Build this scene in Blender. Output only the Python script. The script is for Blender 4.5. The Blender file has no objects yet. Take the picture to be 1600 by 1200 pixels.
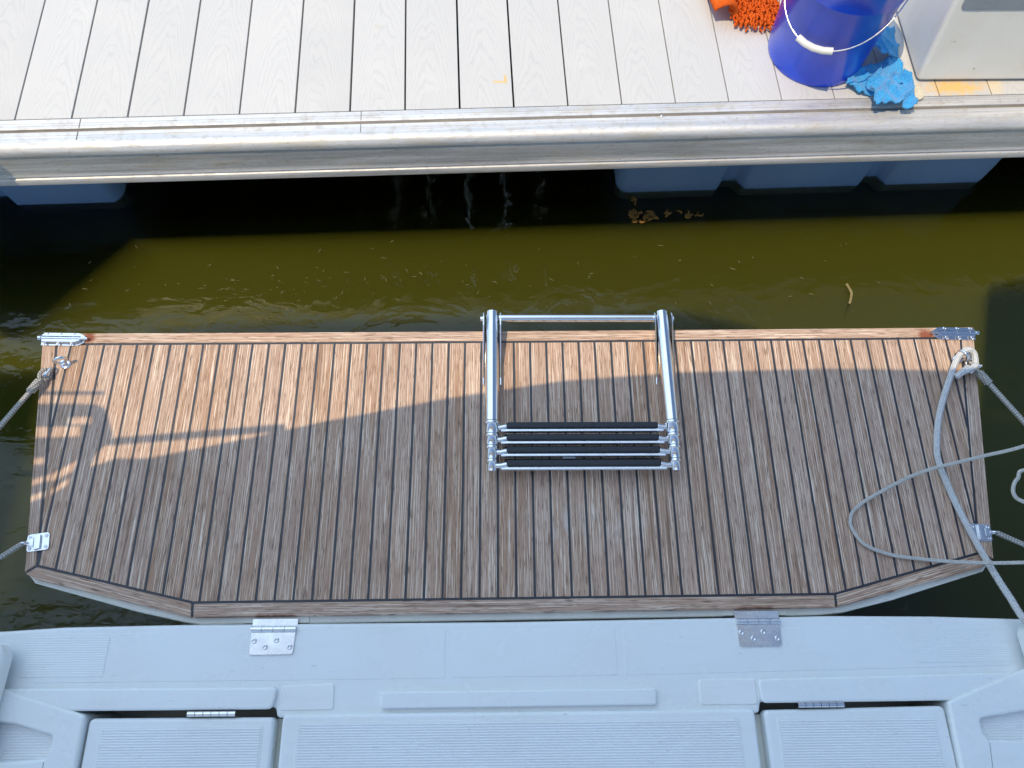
import bpy, bmesh, math, random
from mathutils import Vector, Matrix
R = math.radians
random.seed(7)
S = bpy.context.scene
COL = S.collection

# ------------------------------------------------------------------ camera
H = 1.5383
yaw, pit, rol = 0.049416, 1.174219, 0.043905
fw = Vector((math.sin(yaw)*math.cos(pit), math.cos(yaw)*math.cos(pit), -math.sin(pit)))
r0 = Vector((math.cos(yaw), -math.sin(yaw), 0)); u0 = r0.cross(fw)
rt = r0*math.cos(rol) + u0*math.sin(rol); up = -r0*math.sin(rol) + u0*math.cos(rol)
cd = bpy.data.cameras.new('camera'); cam = bpy.data.objects.new('camera', cd); COL.objects.link(cam)
cam.matrix_world = Matrix(((rt.x, up.x, -fw.x, 0), (rt.y, up.y, -fw.y, 0), (rt.z, up.z, -fw.z, H), (0, 0, 0, 1)))
cd.sensor_width = 36; cd.lens = 27.0; cd.clip_start = 0.02; cd.clip_end = 2000
S.camera = cam
S.cycles.volume_bounces = 0; S.cycles.transparent_max_bounces = 8

# ------------------------------------------------------------------ sun, sky, exposure
SX, SY = 0.35, 0.20                      # shadow drift per metre of height
EL = math.atan(1/math.hypot(SX, SY)); AZ = math.atan2(-SX, -SY)   # sun azimuth clockwise from +Y
sd = bpy.data.lights.new('sun', 'SUN'); sd.energy = 2.7; sd.angle = R(0.26); sd.color = (1.0, 0.80, 0.53)
sun = bpy.data.objects.new('sun', sd); COL.objects.link(sun)
sun.rotation_euler = Vector((SX, SY, -1)).to_track_quat('-Z', 'Y').to_euler(); sun.location = (-3, -2, 8)
wd = bpy.data.worlds.new('World'); S.world = wd; wd.use_nodes = True
wn = wd.node_tree; wn.nodes.clear()
def N(nt, t, **kw):
    n = nt.nodes.new(t)
    for k, v in kw.items():
        if k in ('ins',):
            for a, b in v.items(): n.inputs[a].default_value = b
        else: setattr(n, k, v)
    return n
sky = N(wn, 'ShaderNodeTexSky', sky_type='NISHITA', sun_disc=False, sun_elevation=EL, sun_rotation=AZ, air_density=1.0, dust_density=0.6, ozone_density=2.2)
tcw = N(wn, 'ShaderNodeTexCoord')
cl = N(wn, 'ShaderNodeTexNoise', ins={'Scale': 3.2, 'Detail': 7.0, 'Roughness': 0.55})
dt = N(wn, 'ShaderNodeVectorMath', operation='DOT_PRODUCT'); dt.inputs[1].default_value = (-.36, .47, .81)   # bright cloud added up left over the dock to lighten the water reflections
ad = N(wn, 'ShaderNodeMath', operation='MULTIPLY_ADD', ins={1: 1.0})
crw = N(wn, 'ShaderNodeValToRGB'); crw.color_ramp.elements[0].position = .0; crw.color_ramp.elements[1].position = 1.0
mxw = N(wn, 'ShaderNodeMix', data_type='RGBA'); mxw.inputs['B'].default_value = (9.2, 12.2, 16.2, 1)
mw = N(wn, 'ShaderNodeMath', operation='MULTIPLY', ins={1: .85})
bgw = N(wn, 'ShaderNodeBackground', ins={'Strength': 0.125}); ow = N(wn, 'ShaderNodeOutputWorld')
wn.links.new(tcw.outputs['Generated'], cl.inputs['Vector']); wn.links.new(tcw.outputs['Generated'], dt.inputs[0])
wn.links.new(dt.outputs['Value'], ad.inputs[0]); wn.links.new(cl.outputs['Fac'], ad.inputs[2]); mr_ = N(wn, 'ShaderNodeMapRange', ins={1: 1.20, 2: 1.48}); wn.links.new(ad.outputs[0], mr_.inputs[0]); wn.links.new(mr_.outputs[0], crw.inputs['Fac'])
wn.links.new(crw.outputs['Color'], mw.inputs[0]); wn.links.new(mw.outputs[0], mxw.inputs['Factor'])
wn.links.new(sky.outputs[0], mxw.inputs['A']); wn.links.new(mxw.outputs['Result'], bgw.inputs['Color']); wn.links.new(bgw.outputs[0], ow.inputs[0])
S.view_settings.view_transform = 'Standard'; S.view_settings.look = 'None'
S.view_settings.exposure = 0.31; S.view_settings.gamma = 1.0; S.view_settings.use_curve_mapping = False

# ------------------------------------------------------------------ helpers: objects
def tag(o, label=None, cat=None, group=None, kind=None):
    if label: o['label'] = label
    if cat: o['category'] = cat
    if group: o['group'] = group
    if kind: o['kind'] = kind
    return o
def empty(name, loc=(0, 0, 0), rz=0, label=None, cat=None, group=None):
    o = bpy.data.objects.new(name, None); COL.objects.link(o); o.location = loc; o.rotation_euler = (0, 0, rz)
    o.empty_display_size = .1
    return tag(o, label, cat, group)
class MB:
    """collects shapes in a bmesh and links them as one mesh object"""
    def __init__(s):
        s.bm = bmesh.new(); s.uv = s.bm.loops.layers.uv.new('UVMap'); s.tone = s.bm.loops.layers.float_color.new('tone')
    def _paint(s, faces, o=(0, 0), d=(1, 0), tone=.5, off=(0, 0)):
        dx, dy = d
        for f in faces:
            for l in f.loops:
                x, y = l.vert.co.x - o[0], l.vert.co.y - o[1]
                l[s.uv].uv = (x*dx + y*dy + off[0], -x*dy + y*dx + off[1]); l[s.tone] = (tone, tone, tone, 1)
    def prism(s, poly, z0, z1, holes=(), **paint):
        bm = s.bm; rings = [list(poly)] + [list(h) for h in holes]; nf = []
        T, B = [], []
        for r in rings:
            T += [bm.verts.new((p[0], p[1], z1)) for p in r]; B += [bm.verts.new((p[0], p[1], z0)) for p in r]
        if not holes:
            ccw = sum(poly[i][0]*poly[(i+1) % len(poly)][1]-poly[(i+1) % len(poly)][0]*poly[i][1] for i in range(len(poly))) > 0
            nf.append(bm.faces.new(T if ccw else T[::-1])); nf.append(bm.faces.new(B[::-1] if ccw else B))
        else:
            for vs in (T, B):
                ed = []; k = 0
                for r in rings:
                    n = len(r); ed += [bm.edges.new((vs[k+q], vs[k+(q+1) % n])) for q in range(n)]; k += n
                res = bmesh.ops.triangle_fill(bm, edges=ed, use_beauty=True)
                nf += [f for f in res['geom'] if isinstance(f, bmesh.types.BMFace)]
        k = 0
        for r in rings:
            n = len(r)
            for i in range(n):
                j = (i+1) % n; nf.append(bm.faces.new((T[k+i], T[k+j], B[k+j], B[k+i])))
            k += n
        bmesh.ops.recalc_face_normals(bm, faces=nf)
        s._paint(nf, **paint); return nf
    def box(s, c, d, rz=0, **paint):
        hx, hy, hz = d[0]/2, d[1]/2, d[2]/2; ca, sa = math.cos(rz), math.sin(rz)
        poly = [(c[0]+x*ca-y*sa, c[1]+x*sa+y*ca) for x, y in ((-hx, -hy), (hx, -hy), (hx, hy), (-hx, hy))]
        return s.prism(poly, c[2]-hz, c[2]+hz, **paint)
    def tube(s, pts, r, seg=12, closed=False, caps=True, rad=None):
        bm = s.bm; P = [Vector(p) for p in pts]; n = len(P); rings = []; nrm = None; nf = []
        L = 0.0; Ls = [0.0]
        for i in range(1, n): L += (P[i]-P[i-1]).length; Ls.append(L)
        for i in range(n):
            a = P[(i-1) % n] if (closed or i > 0) else P[0]; b = P[(i+1) % n] if (closed or i < n-1) else P[-1]
            t = (b-a).normalized()
            if nrm is None:
                nrm = t.orthogonal().normalized()
            nrm = (nrm - t*nrm.dot(t)).normalized(); bi = t.cross(nrm)
            rr = rad[i] if rad else r
            rings.append([bm.verts.new(P[i] + (nrm*math.cos(k*2*math.pi/seg)+bi*math.sin(k*2*math.pi/seg))*rr) for k in range(seg)])
        m = n if closed else n-1
        for i in range(m):
            A, B = rings[i], rings[(i+1) % n]
            for k in range(seg):
                f = bm.faces.new((A[k], A[(k+1) % seg], B[(k+1) % seg], B[k])); nf.append(f)
                la = [Ls[i], Ls[i], Ls[(i+1) % n], Ls[(i+1) % n]]; ka = [k, k+1, k+1, k]
                for q, l in enumerate(f.loops): l[s.uv].uv = (la[q], ka[q]/seg); l[s.tone] = (.5, .5, .5, 1)
        if caps and not closed:
            nf.append(bm.faces.new(rings[0][::-1])); nf.append(bm.faces.new(rings[-1]))
        for f in nf: f.smooth = True
        for f in nf[-2:]:
            if caps and not closed:
                f.smooth = False
                for e_ in f.edges: e_.smooth = False
        return nf
    def cyl(s, a, b, r, seg=20): return s.tube([a, b], r, seg)
    def lathe(s, prof, c=(0, 0, 0), seg=48, axis=None, tone=.5):
        """prof: (radius, height) pairs; axis 'Z'"""
        bm = s.bm; c = Vector(c); rings = []
        for (r, z) in prof:
            rings.append([bm.verts.new(c+Vector((r*math.cos(k*2*math.pi/seg), r*math.sin(k*2*math.pi/seg), z))) for k in range(seg)])
        for A, B in zip(rings, rings[1:]):
            for k in range(seg):
                f = bm.faces.new((A[k], A[(k+1) % seg], B[(k+1) % seg], B[k])); f.smooth = True
        for f in (bm.faces.new(rings[0][::-1]), bm.faces.new(rings[-1])):
            for e_ in f.edges: e_.smooth = False
    def extrude(s, prof, x0, x1, nx=1, smooth=True, **paint):
        """open profile of (y, z) points swept along x"""
        bm = s.bm; rows = []; nf = []
        for i in range(nx+1):
            x = x0+(x1-x0)*i/nx; rows.append([bm.verts.new((x, y, z)) for y, z in prof])
        for A, B in zip(rows, rows[1:]):
            for k in range(len(prof)-1):
                f = bm.faces.new((A[k], B[k], B[k+1], A[k+1])); f.smooth = smooth; nf.append(f)
        s._paint(nf, **paint); return nf, rows
    def screw(s, c, r, h=.0012):
        s.lathe([(r, 0), (r, h*.4), (r*.85, h), (r*.45, h), (r*.4, h*.3), (r*.1, h*.3)], c, 16)
    def build(s, name, mat, parent=None, bevel=0, seg=2, smooth_all=False, angle=40):
        me = bpy.data.meshes.new(name); s.bm.to_mesh(me); s.bm.free()
        o = bpy.data.objects.new(name, me); COL.objects.link(o)
        for m in (mat if isinstance(mat, (list, tuple)) else [mat]): me.materials.append(m)
        if parent: o.parent = parent
        if smooth_all:
            for p in me.polygons: p.use_smooth = True
        if bevel:
            m = o.modifiers.new('bevel', 'BEVEL'); m.width = bevel; m.segments = seg; m.limit_method = 'ANGLE'; m.angle_limit = R(angle); m.harden_normals = False
            for p in me.polygons: p.use_smooth = True
            try:
                me.set_sharp_from_angle(angle=R(179))
                wnm = o.modifiers.new('wn', 'WEIGHTED_NORMAL'); wnm.keep_sharp = True
            except Exception: pass
        return o
def spline(pts, n=10):
    P = [Vector(p) for p in pts]; out = []
    for i in range(len(P)-1):
        p0 = P[max(i-1, 0)]; p1 = P[i]; p2 = P[i+1]; p3 = P[min(i+2, len(P)-1)]
        for k in range(n):
            t = k/n
            out.append(.5*((2*p1)+(p2-p0)*t+(2*p0-5*p1+4*p2-p3)*t*t+(3*p1-p0-3*p2+p3)*t**3))
    out.append(P[-1]); return out
def rpoly(poly, r, n=5):
    """round the corners of a polygon"""
    out = []; m = len(poly)
    rs = r if isinstance(r, (list, tuple)) else [r]*m
    for i in range(m):
        p = Vector(poly[i]); a = (Vector(poly[i-1])-p); b = (Vector(poly[(i+1) % m])-p); q = rs[i]
        if q <= 0: out.append(tuple(p)); continue
        q = min(q, a.length*.45, b.length*.45); A = p+a.normalized()*q; B = p+b.normalized()*q
        for k in range(n+1):
            t = k/n; out.append(tuple(A*(1-t)**2+p*2*t*(1-t)+B*t*t))
    return out
def clip(poly, a, b):
    """keep the part of a convex polygon on the left of a->b"""
    out = []
    def sd_(p): return (b[0]-a[0])*(p[1]-a[1])-(b[1]-a[1])*(p[0]-a[0])
    for i in range(len(poly)):
        p, q = poly[i], poly[(i+1) % len(poly)]; d, e = sd_(p), sd_(q)
        if d >= 0: out.append(p)
        if (d >= 0) != (e >= 0):
            t = d/(d-e); out.append((p[0]+(q[0]-p[0])*t, p[1]+(q[1]-p[1])*t))
    return out

# ------------------------------------------------------------------ helpers: materials
class Mat:
    def __init__(s, name, **kw):
        s.m = bpy.data.materials.new(name); s.m.use_nodes = True; s.nt = s.m.node_tree
        s.b = s.nt.nodes['Principled BSDF']
        for k, v in kw.items(): s.set(k.replace('_', ' '), v)
    def set(s, k, v):
        q = s.b.inputs[k]; q.default_value = (*v, 1) if isinstance(v, tuple) and len(q.default_value) == 4 else v
    def n(s, t, **kw): return N(s.nt, t, **kw)
    def link(s, a, b): s.nt.links.new(a, b)
    def coord(s, which='Object', scale=(1, 1, 1), rot=(0, 0, 0)):
        t = s.n('ShaderNodeTexCoord'); mp = s.n('ShaderNodeMapping'); mp.inputs['Scale'].default_value = scale; mp.inputs['Rotation'].default_value = rot
        s.link(t.outputs[which], mp.inputs['Vector']); return mp.outputs[0]
    def noise(s, vec, scale=5., detail=4., rough=.55, dist=0.):
        n = s.n('ShaderNodeTexNoise', ins={'Scale': scale, 'Detail': detail, 'Roughness': rough, 'Distortion': dist})
        if vec is not None: s.link(vec, n.inputs['Vector'])
        return n.outputs['Fac']
    def ramp(s, fac, stops):
        r = s.n('ShaderNodeValToRGB'); e = r.color_ramp.elements
        while len(e) < len(stops): e.new(.5)
        for q, (p, c) in zip(e, stops):
            q.position = p; q.color = (*c, 1) if isinstance(c, tuple) else (c, c, c, 1)
        s.link(fac, r.inputs[0]); return r.outputs[0]
    def mix(s, f, a, b, mode='MIX'):
        m = s.n('ShaderNodeMix', data_type='RGBA', blend_type=mode)
        for v, k in ((f, 'Factor'), (a, 'A'), (b, 'B')):
            if isinstance(v, (int, float)) and k == 'Factor': m.inputs[k].default_value = v
            elif isinstance(v, tuple): m.inputs[k].default_value = (*v, 1)
            elif isinstance(v, (int, float)): m.inputs[k].default_value = (v, v, v, 1)
            else: s.link(v, m.inputs[k])
        return m.outputs['Result']
    def math(s, op, a, b=0., c=None):
        m = s.n('ShaderNodeMath', operation=op)
        for i, v in enumerate((a, b) if c is None else (a, b, c)):
            if isinstance(v, (int, float)): m.inputs[i].default_value = v
            else: s.link(v, m.inputs[i])
        return m.outputs[0]
    def stain(s, c, rad, soft=.6, noise_scale=40., which='Object'):
        """elliptical stain mask around c in local coordinates"""
        t = s.n('ShaderNodeTexCoord'); sub = s.n('ShaderNodeVectorMath', operation='SUBTRACT'); sub.inputs[1].default_value = (c[0], c[1], 0)
        s.link(t.outputs[which], sub.inputs[0])
        dv = s.n('ShaderNodeVectorMath', operation='DIVIDE'); dv.inputs[1].default_value = (rad[0], rad[1], 1e6); s.link(sub.outputs[0], dv.inputs[0])
        ln = s.n('ShaderNodeVectorMath', operation='LENGTH'); s.link(dv.outputs[0], ln.inputs[0])
        nz = s.noise(t.outputs[which], noise_scale, 5)
        d = s.math('ADD', ln.outputs['Value'], s.math('MULTIPLY', s.math('SUBTRACT', nz, .5), 1.6))
        return s.ramp(d, [(max(0., 1-soft), 1.), (1., 0.)])
    def bump(s, h, strength=.3, dist=.001):
        b = s.n('ShaderNodeBump', ins={'Strength': strength, 'Distance': dist}); s.link(h, b.inputs['Height']); s.link(b.outputs[0], s.b.inputs['Normal']); return b
    def color(s, c): s.link(c, s.b.inputs['Base Color'])

def teak(name, stains=()):
    m = Mat(name, Roughness=.72); m.set('Specular IOR Level', .25)
    at = m.n('ShaderNodeAttribute', attribute_name='tone'); tone = at.outputs['Fac']
    v = m.coord('UV', (5, 480, 1)); st = m.noise(v, 1.0, 3, .65)                   # fine silver streaks along the grain
    v2 = m.coord('UV', (2.0, 130, 1)); st2 = m.noise(v2, 1.0, 3, .6)
    v3 = m.coord('UV', (26, 560, 1)); fl = m.noise(v3, 1.0, 2, .6)
    v4 = m.coord('UV', (3, 24, 1)); pa = m.noise(v4, 1.0, 4, .6)
    hue = m.noise(m.coord('UV', (1.2, 9, 1)), 1.0, 2)
    base = m.mix(m.ramp(tone, [(.15, 0.), (.85, 1.)]), (.37, .212, .125), (.50, .330, .232))
    base = m.mix(m.ramp(hue, [(.40, 0.), (.62, .7)]), base, (.44, .31, .24))
    base = m.mix(m.ramp(pa, [(.38, 0.), (.72, .55)]), base, (.51, .36, .27))
    c = m.mix(m.ramp(st, [(.53, 0.), (.60, .95)]), base, (.80, .66, .52))
    c = m.mix(m.ramp(st2, [(.31, .75), (.42, 0.)]), c, (.16, .095, .06))
    c = m.mix(m.ramp(fl, [(.36, .85), (.44, 0.)]), c, (.15, .09, .06))
    damp = m.noise(m.coord('Object'), 2.3, 4, .55); c = m.mix(m.ramp(damp, [(.48, 0.), (.72, .15)]), c, (.25, .17, .12))
    mk = m.stain((.17, .335), (.16, .05), .9, 26.); c = m.mix(m.math('MULTIPLY', mk, m.ramp(m.noise(m.coord('Object', (60, 9, 1)), 1.0, 4), [(.5, 0.), (.62, .6)])), c, (.66, .60, .54))
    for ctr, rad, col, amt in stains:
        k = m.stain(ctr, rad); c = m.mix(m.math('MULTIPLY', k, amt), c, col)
    m.color(c)
    m.bump(m.math('ADD', st, m.math('MULTIPLY', st2, .8)), .5, .0008)
    return m.m
HX = (-.4265, .503)                                                            # hinge centres along x
M = {}
M['teak'] = teak('teak planks')
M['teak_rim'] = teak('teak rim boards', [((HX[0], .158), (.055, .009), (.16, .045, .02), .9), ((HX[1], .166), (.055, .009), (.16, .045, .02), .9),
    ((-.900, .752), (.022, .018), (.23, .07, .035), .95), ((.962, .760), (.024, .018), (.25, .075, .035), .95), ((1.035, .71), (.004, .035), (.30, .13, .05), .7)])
q = Mat('black caulking', Roughness=.45); q.color(q.ramp(q.noise(q.coord('Object'), 300, 3), [(.3, (.018, .023, .032)), (.8, (.045, .052, .062))])); M['caulk'] = q.m

def gelcoat(name, base=(.84, .875, .86), dirt=.07, tint=(.66, .64, .55), rough=.24):
    m = Mat(name, Roughness=rough); m.set('Specular IOR Level', .5)
    o = m.coord('Object'); n1 = m.noise(o, 6, 6, .6); n2 = m.noise(o, 60, 4, .6); n3 = m.noise(m.coord('Object', (40, 160, 40), (0, 0, .5)), 1.0, 3)
    c = m.mix(m.ramp(n1, [(.42, 0.), (.75, dirt*3)]), base, tint)
    c = m.mix(m.ramp(n2, [(.66, 0.), (.76, dirt*2.2)]), c, (.42, .40, .36))
    n4 = m.noise(m.coord('Object', (3, 14, 3)), 2.0, 6, .65); c = m.mix(m.ramp(n4, [(.52, 0.), (.72, dirt*2.2)]), c, tint)
    c = m.mix(m.ramp(n3, [(.70, 0.), (.74, dirt*4)]), c, (.30, .30, .30))
    m.color(c); m.link(m.ramp(n1, [(.3, rough-.08), (.7, rough+.12)]), m.b.inputs['Roughness'])
    m.bump(m.noise(o, 25, 3), .04, .004); return m.m
M['gel'] = gelcoat('white gelcoat'); M['gel_cream'] = gelcoat('cream gelcoat', (.76, .77, .70), .16, (.58, .54, .40))
M['pad'] = gelcoat('yellowed gelcoat inset', (.875, .885, .855), .07, (.66, .64, .55), .35)
M['nonslip'] = gelcoat('ribbed white gelcoat', (.84, .865, .865), .07, (.66, .66, .60), .5)

def metal(name, col=(.80, .80, .80), rough=.12, scr=.5, dirt=0.):
    m = Mat(name, Metallic=1.0, Roughness=rough); o = m.coord('Object'); n1 = m.noise(o, 40, 5, .6)
    m.link(m.ramp(n1, [(.3, max(rough-.06, .02)), (.75, rough+.14*scr)]), m.b.inputs['Roughness'])
    c = m.mix(m.ramp(m.noise(o, 90, 5, .65), [(.5, 0.), (.8, .35+dirt)]), col, tuple(x*.55 for x in col)); m.color(c)
    m.bump(m.noise(o, 120, 3), .06*scr, .001); return m.m
M['chrome'] = metal('polished stainless steel', (.80, .80, .81), .05, .4)
M['steel'] = metal('worn stainless steel', (.82, .83, .84), .24, .8)
def alu():
    m = Mat('weathered aluminium', Metallic=1.0, Roughness=.42); o = m.coord('Object')
    s1 = m.noise(m.coord('Object', (1.2, 60, 60)), 1.0, 5, .6); s2 = m.noise(m.coord('Object', (9, 9, 40)), 4.0, 6, .65); s3 = m.noise(m.coord('Object', (5, 260, 260)), 1.0, 3)
    c = m.mix(m.ramp(s1, [(.35, 0.), (.7, 1.)]), (.74, .74, .73), (.54, .545, .55))
    c = m.mix(m.ramp(s2, [(.50, 0.), (.72, .65)]), c, (.45, .43, .39))
    s4 = m.noise(m.coord('Object', (3, 14, 14)), 2.0, 6, .7); c = m.mix(m.ramp(s4, [(.52, 0.), (.70, .75)]), c, (.60, .54, .42))
    s5 = m.noise(m.coord('Object', (60, 120, 120)), 1.0, 5, .7); c = m.mix(m.ramp(s5, [(.60, 0.), (.70, .6)]), c, (.26, .26, .26)); c = m.mix(m.ramp(s3, [(.60, 0.), (.72, .5)]), c, (.90, .90, .88))
    m.color(c); m.link(m.ramp(s2, [(.3, .45), (.75, .70)]), m.b.inputs['Roughness'])
    m.bump(m.math('ADD', s3, m.math('MULTIPLY', s2, 2.)), .25, .0012)
    # salt bloom: part of the surface is dull oxide
    mt = m.ramp(m.noise(m.coord('Object', (2, 30, 30)), 1.5, 5), [(.35, .25), (.65, .65)]); m.link(mt, m.b.inputs['Metallic']); return m.m
M['alu'] = alu()
q = Mat('dark groove', Roughness=.6); q.color(q.ramp(q.noise(q.coord('Object', (3, 40, 40)), 3, 4), [(.3, (.16, .14, .11)), (.7, (.30, .27, .22))])); M['groove'] = q.m

def deckboard():
    m = Mat('white composite decking', Roughness=.55); m.set('Specular IOR Level', .35)
    t = m.n('ShaderNodeTexCoord'); sp = m.n('ShaderNodeSeparateXYZ'); m.link(t.outputs['UV'], sp.inputs[0]); al, ac = sp.outputs[0], sp.outputs[1]
    at = m.n('ShaderNodeAttribute', attribute_name='tone'); tone = at.outputs['Fac']
    nz = m.noise(m.coord('UV', (5, 22, 1)), 1.0, 3); cen = m.math('ADD', ac, m.math('MULTIPLY', m.math('SUBTRACT', tone, .5), .05))
    hh = m.math('MULTIPLY', m.math('MULTIPLY', cen, cen), 75.)                 # cathedral grain: parabolas along the board
    ph = m.math('ADD', m.math('ADD', m.math('MULTIPLY', al, 1.0), hh), m.math('MULTIPLY', nz, .25))
    w = m.math('SINE', m.math('MULTIPLY', ph, 115.))
    w2 = m.math('SINE', m.math('MULTIPLY', ph, 263.))
    brk = m.noise(m.coord('UV', (14, 60, 1)), 1.0, 4)
    g = m.math('MULTIPLY', m.math('ADD', w, m.math('MULTIPLY', w2, .6)), m.ramp(brk, [(.25, .1), (.65, 1.)]))
    base = m.mix(tone, (.55, .55, .535), (.59, .59, .575))
    c = m.mix(m.ramp(g, [(.0, 0.), (1.1, .34)]), base, (.43, .435, .44))
    o = m.coord('Object'); c = m.mix(m.ramp(m.noise(o, 5, 5), [(.5, 0.), (.8, .3)]), c, (.70, .68, .63))
    c = m.mix(m.ramp(m.noise(o, 70, 5), [(.68, 0.), (.8, .4)]), c, (.52, .50, .46))
    for ctr, rad, col, amt in [((.012, .086), (.030, .006), (.72, .48, .14), .75), ((.026, .095), (.005, .017), (.72, .45, .10), .8),
                               ((1.20, .03), (.10, .035), (.78, .50, .14), .85), ((1.31, .03), (.03, .04), (.80, .62, .34), .5), ((-.31, .29), (.012, .012), (.55, .50, .40), .5)]:
        k = m.stain(ctr, rad, .7, 60.); c = m.mix(m.math('MULTIPLY', k, amt), c, col)
    m.color(c); m.bump(g, .12, .0008); return m.m
M['deck'] = deckboard()
q = Mat('blue float plastic', Roughness=.38); o_ = q.coord('Object'); q.color(q.mix(q.ramp(q.noise(o_, 7, 5), [(.4, 0.), (.8, .5)]), (.16, .28, .46), (.22, .32, .45))); q.bump(q.noise(o_, 12, 3), .2, .01); M['float'] = q.m
q = Mat('dark timber', Roughness=.8); q.color(q.ramp(q.noise(q.coord('Object', (2, 30, 30)), 2, 4), [(.3, (.05, .045, .04)), (.7, (.10, .085, .07))])); M['joist'] = q.m

def water():
    m = Mat('turbid green harbour water'); nt = m.nt; nt.nodes.remove(m.b)
    o = m.coord('Object')
    w1 = m.noise(m.coord('Object', (1, 1.5, 1)), 5, 3, .5, .6); w2 = m.noise(m.coord('Object', (1.2, 2, 1)), 17, 3, .5, .8)
    patch = m.ramp(m.noise(o, .9, 2), [(.35, .25), (.7, 1.)])
    near = m.stain((-.80, .17), (.55, .16), .7, 3.)                            # ripples slapping between platform and hull
    hgt = m.math('ADD', m.math('MULTIPLY', w1, 1.0), m.math('MULTIPLY', m.math('MULTIPLY', w2, .34), m.math('ADD', patch, m.math('MULTIPLY', near, 4.))))
    bp = m.n('ShaderNodeBump', ins={'Strength': .5, 'Distance': .013}); m.link(hgt, bp.inputs['Height'])
    fr = m.n('ShaderNodeFresnel', ins={'IOR': 1.43}); m.link(bp.outputs[0], fr.inputs['Normal'])
    gl = m.n('ShaderNodeBsdfGlossy', ins={'Roughness': .012}); m.link(bp.outputs[0], gl.inputs['Normal'])
    tr = m.n('ShaderNodeBsdfTransparent'); mx = m.n('ShaderNodeMixShader')
    m.link(fr.outputs[0], mx.inputs[0]); m.link(tr.outputs[0], mx.inputs[1]); m.link(gl.outputs[0], mx.inputs[2])
    sc = m.n('ShaderNodeVolumeScatter', ins={'Density': 6.5, 'Anisotropy': .15}); sc.inputs['Color'].default_value = (.505, .565, .060, 1)
    ab = m.n('ShaderNodeVolumeAbsorption', ins={'Density': 3.6}); ab.inputs['Color'].default_value = (.35, .42, .05, 1)
    ad_ = m.n('ShaderNodeAddShader'); m.link(sc.outputs[0], ad_.inputs[0]); m.link(ab.outputs[0], ad_.inputs[1])
    out = nt.nodes['Material Output']; m.link(mx.outputs[0], out.inputs['Surface']); m.link(ad_.outputs[0], out.inputs['Volume'])
    return m.m
M['water'] = water()

def plastic(name, col, rough=.3, var=.15, bump=0., scale=30, spec=.5):
    m = Mat(name, Roughness=rough); m.set('Specular IOR Level', spec); o = m.coord('Object'); n = m.noise(o, scale, 5, .6)
    m.color(m.mix(m.ramp(n, [(.35, 0.), (.75, 1.)]), col, tuple(max(0, x*(1-var)) for x in col)))
    if bump: m.bump(n, bump, .002)
    return m.m
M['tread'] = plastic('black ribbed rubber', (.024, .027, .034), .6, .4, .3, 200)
M['white_plastic'] = plastic('white plastic grip', (.78, .78, .74), .35, .1)
M['box'] = gelcoat('fibreglass dock box', (.70, .71, .68), .14, (.60, .56, .44), .38)
M['panel'] = plastic('slate grey panel', (.24, .28, .32), .4, .15)
M['awning'] = plastic('white acrylic canvas', (.72, .72, .70), .85, .08, .2, 80)
M['orange'] = plastic('orange microfibre', (.75, .13, .018), .9, .45, .4, 120, .1)
M['seaweed'] = plastic('ochre seaweed', (.30, .15, .02), .5, .5, .4, 90)
M['twig'] = plastic('pale twig', (.30, .25, .11), .7, .3, .3, 60)
M['speck'] = plastic('pale drifting specks', (.20, .185, .085), .7, .5, 0, 90)
M['cream_pad'] = plastic('cream sponge', (.72, .66, .50), .85, .25, .5, 120, .1)
M['buoy'] = plastic('orange buoy foam', (.65, .22, .05), .6, .1)
def bucketmat():
    m = Mat('blue bucket plastic', Roughness=.24); o = m.coord('Object')
    c = m.mix(m.ramp(m.noise(o, 9, 4), [(.35, 0.), (.7, 1.)]), (.004, .055, .58), (.007, .085, .74))
    c = m.mix(m.ramp(m.noise(o, 120, 4, .7), [(.70, 0.), (.76, .5)]), c, (.30, .36, .62)); m.color(c)
    m.set('Coat Weight', .15); m.set('Coat Roughness', .08); m.set('Subsurface Weight', .25); m.set('Subsurface Radius', (.004, .008, .03))
    m.bump(m.noise(o, 10, 2), .08, .004); return m.m
M['bucket'] = bucketmat()
def clothmat(name, a, b):
    m = Mat(name, Roughness=.95); m.set('Specular IOR Level', .1); o = m.coord('Object')
    n1 = m.noise(o, 260, 4, .7); v = m.n('ShaderNodeTexVoronoi', ins={'Scale': 330.}); m.link(o, v.inputs['Vector'])
    c = m.mix(m.ramp(n1, [(.35, 0.), (.7, 1.)]), a, b); m.color(c); m.set('Sheen Weight', .3)
    m.bump(m.math('ADD', n1, v.outputs['Distance']), .8, .0025); return m.m
M['cloth'] = clothmat('blue microfibre cloth', (.03, .32, .72), (.10, .50, .90))
def ropemat(name, a, b, turns=90., tw=2.):
    m = Mat(name, Roughness=.85); m.set('Specular IOR Level', .2)
    t = m.n('ShaderNodeTexCoord'); sp = m.n('ShaderNodeSeparateXYZ'); m.link(t.outputs['UV'], sp.inputs[0])
    def w(s): return m.math('SINE', m.math('ADD', m.math('MULTIPLY', sp.outputs[0], turns*6.283), m.math('MULTIPLY', sp.outputs[1], s*tw*6.283)))
    br = m.math('MULTIPLY', w(1.), w(-1.)); n = m.noise(t.outputs['Object'], 160, 4)
    c = m.mix(m.ramp(br, [(.2, 0.), (.8, 1.)]), a, b); c = m.mix(m.ramp(n, [(.5, 0.), (.75, .5)]), c, tuple(x*.6 for x in a)); m.color(c)
    m.bump(br, .8, .0015); return m.m
M['rope_grey'] = ropemat('grey braided line', (.36, .35, .32), (.66, .65, .60)); M['rope_white'] = ropemat('white braided rope', (.66, .67, .66), (.80, .80, .78), 160., 4.)
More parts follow.
